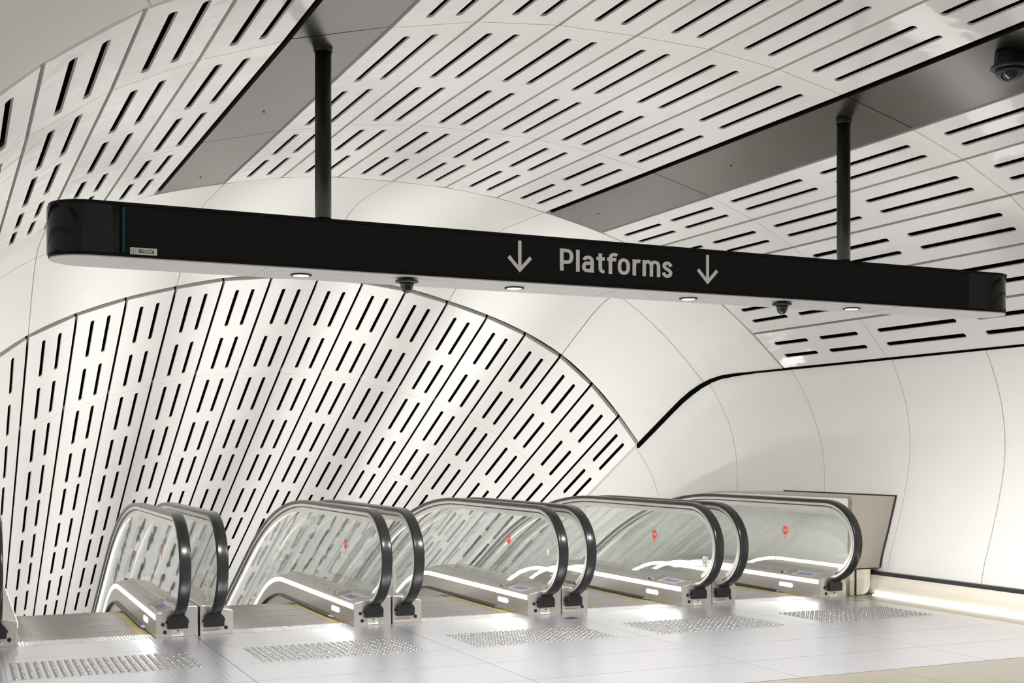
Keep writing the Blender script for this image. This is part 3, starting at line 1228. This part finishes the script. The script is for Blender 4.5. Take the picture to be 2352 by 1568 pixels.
def arrow(xc, z0, z1, w, name):
    mb = MB()
    t = 0.0245
    y0, y1 = SY0 - 0.0025, SY0 + 0.001
    mb.prism([(xc - t / 2, z0 + 0.018), (xc + t / 2, z0 + 0.018), (xc + t / 2, z1), (xc - t / 2, z1)], 'y', y0, y1)
    h = w * 0.52
    q = t * 1.30
    for s_ in (-1, 1):
        mb.prism([(xc, z0), (xc + s_ * w / 2, z0 + h), (xc + s_ * (w / 2 - t * 0.72), z0 + h + t * 0.72), (xc, z0 + q * 1.06)], 'y', y0 - 0.0002 * s_, y1)
    mb.build(name, 'lettering', sign)


arrow(3.462, 2.718, 2.932, 0.182, 'down_arrow')
arrow(4.961, 2.722, 2.936, 0.182, 'down_arrow')


def crom(P, n=8):
    out = []
    for i in range(len(P) - 1):
        p1, p2 = P[i], P[i + 1]
        p0 = P[i - 1] if i else (2 * p1[0] - p2[0], 2 * p1[1] - p2[1])
        p3 = P[i + 2] if i + 2 < len(P) else (2 * p2[0] - p1[0], 2 * p2[1] - p1[1])
        for q in range(n):
            t = q / n
            out.append(tuple(0.5 * (2 * p1[k] + (p2[k] - p0[k]) * t + (2 * p0[k] - 5 * p1[k] + 4 * p2[k] - p3[k]) * t * t + (3 * p1[k] - p0[k] - 3 * p2[k] + p3[k]) * t ** 3) for k in (0, 1)))
    out.append(P[-1])
    return out


def oval(cx_, cy_, rx, ry, a0, a1, n=24, e=0.85):
    o = []
    for i in range(n + 1):
        a = radians(a0 + (a1 - a0) * i / n)
        cc, ss = cos(a), sin(a)
        o.append((cx_ + rx * math.copysign(abs(cc) ** e, cc), cy_ + ry * math.copysign(abs(ss) ** e, ss)))
    return o


GLYPHS = {
    'P': [[(226, 0), (226, 280)], [(226, 259), (285, 259)] + oval(285, 185, 59, 74, 90, -90, 18) + [(226, 111)]],
    'l': [[(420, 0), (420, 280)]],
    'a': [[(594, 0), (594, 130)] + oval(545, 130, 49, 64, 0, 160, 16), [(594, 118), (545, 118)] + oval(545, 69.5, 53, 48.5, 90, 270, 16) + [(560, 22), (594, 48)]],
    't': [[(695, 255), (695, 70)] + oval(745, 70, 50, 49, 180, 270, 8), [(648, 188), (750, 188)]],
    'f': [[(820, 0), (820, 190)] + oval(872, 200, 52, 54, 180, 55, 12), [(780, 188), (892, 188)]],
    'o': [oval(988, 107, 55, 86, 0, 360, 40)],
    'r': [[(1120, 0), (1120, 212)], [(1120, 110)] + oval(1178, 120, 58, 72, 170, 75, 10)],
    'm': [[(1246, 0), (1246, 212)], [(1246, 120)] + oval(1292, 130, 46, 64, 170, 0, 14) + [(1338, 0)], [(1338, 120)] + oval(1384, 130, 46, 64, 170, 0, 14) + [(1430, 0)]],
    's': [crom([(1590, 150), (1572, 182), (1542, 194), (1512, 182), (1502, 155), (1520, 127), (1550, 108), (1578, 86), (1586, 60), (1574, 33), (1542, 21), (1510, 32), (1494, 66)], 5)],
}


def stroke_letters(glyphs, x0, z0, sx, sz, pen, parent):
    for ch, strokes in glyphs.items():
        mb = MB()
        for q, path in enumerate(strokes):
            yf = SY0 - 0.003 - 0.0002 * q
            rings = []
            closed = path[0] == path[-1]
            for i, p in enumerate(path):
                a = path[i - 1] if i else (path[-2] if closed else p)
                b = path[i + 1] if i + 1 < len(path) else (path[1] if closed else p)
                tx, ty = b[0] - a[0], b[1] - a[1]
                L = math.hypot(tx, ty) or 1
                nx, ny = -ty / L * pen / 2, tx / L * pen / 2
                l = (x0 + (p[0] + nx - 205) * sx, z0 + (p[1] + ny) * sz)
                r_ = (x0 + (p[0] - nx - 205) * sx, z0 + (p[1] - ny) * sz)
                rings.append([(l[0], yf, l[1]), (r_[0], yf, r_[1]), (r_[0], SY0 + 0.001, r_[1]), (l[0], SY0 + 0.001, l[1])])
            mb.loft(rings, True, True, False)
        mb.build('sign_letter', 'lettering', parent)


stroke_letters(GLYPHS, 3.765, 2.750, 0.895 / 1400, 0.150 / 280, 43, sign)
mb = MB()
mb.box(0.933, 1.087, SY0 - 0.0025, SY0 + 0.001, 2.672, 2.713)
stk = mb.build('asset_sticker', 'sticker', sign)
text_mesh('SB2.CC6', 0.03, 'sticker_lettering', 'ink', stk, (0.978, SY0 - 0.003, 2.683), width=0.092, cap=0.022, bold=0.0006)
mb = MB()
k = 24
R = 0.0125
cxm, czm = 0.952, 2.6925
ring = [(cxm + R * cos(2 * pi * t / k), czm + R * sin(2 * pi * t / k)) for t in range(k)]
ri = [(cxm + (R - 0.0016) * cos(2 * pi * t / k), czm + (R - 0.0016) * sin(2 * pi * t / k)) for t in range(k)]
ym = SY0 - 0.0031
mb.add([(x, ym, z) for x, z in ring + ri], [(t, (t + 1) % k, k + (t + 1) % k, k + t) for t in range(k)])
mb.box(cxm - R - 0.003, cxm + R + 0.003, ym, ym + 0.0003, czm - 0.0006, czm + 0.0006)
mb.box(cxm - 0.0006, cxm + 0.0006, ym, ym + 0.0003, czm - R - 0.003, czm + R + 0.003)
for sx_, sz_ in ((1, 1), (1, -1), (-1, 1)):
    x, z = cxm + sx_ * 0.0165, czm + sz_ * 0.0165
    mb.box(min(x, x - sx_ * 0.006), max(x, x - sx_ * 0.006), ym, ym + 0.0003, z - 0.0006, z + 0.0006)
    mb.box(x - 0.0006, x + 0.0006, ym, ym + 0.0003, min(z, z - sz_ * 0.006), max(z, z - sz_ * 0.006))
sub(mb, 'target_mark', 'ink', stk)


# ------------------------------------------------------------------ dome cameras
def dome_camera(x, y, zt, sc, label):
    r = thing('dome_camera', label, 'camera', (x, y, zt), 'black dome cameras')
    mb = MB()
    mb.lathe(x, y, [(0.040 * sc, zt), (0.040 * sc, zt - 0.004 * sc), (0.070 * sc, zt - 0.009 * sc), (0.078 * sc, zt - 0.017 * sc), (0.074 * sc, zt - 0.025 * sc), (0.05 * sc, zt - 0.031 * sc)])
    zt += 0.017 * sc
    mb.build('mounting_flange', 'plastic_black', r)
    mb = MB()
    pr = [(0.047 * sc, zt - 0.046 * sc), (0.044 * sc, zt - 0.065 * sc), (0.038 * sc, zt - 0.085 * sc), (0.030 * sc, zt - 0.100 * sc), (0.018 * sc, zt - 0.109 * sc), (0.004 * sc, zt - 0.112 * sc)]
    mb.lathe(x, y, pr)
    mb.build('dome', 'dome', r)
    return r


dome_camera(2.70, SYC - 0.11, SZ0 - 0.0055, 1.0, 'black dome camera under the left half of the hanging sign')
dome_camera(5.71, SYC - 0.11, SZ0 - 0.0055, 1.0, 'black dome camera under the right half of the hanging sign')
DX, DY, DZ = 6.37, 6.05, 4.075
r = thing('dome_camera', 'large black dome camera on the dark ceiling strip at the upper right', 'camera', (DX, DY, DZ), 'black dome cameras')
mb = MB()
mb.lathe(DX, DY, [(0.10, DZ + 0.075), (0.105, DZ + 0.0), (0.125, DZ - 0.012), (0.127, DZ - 0.026), (0.112, DZ - 0.034)])
mb.build('mounting_flange', 'plastic_black', r)
mb = MB()
mb.lathe(DX, DY, [(0.098, DZ - 0.032), (0.094, DZ - 0.06), (0.080, DZ - 0.085), (0.055, DZ - 0.105), (0.028, DZ - 0.115), (0.003, DZ - 0.118)])
mb.build('dome', 'dome', r)
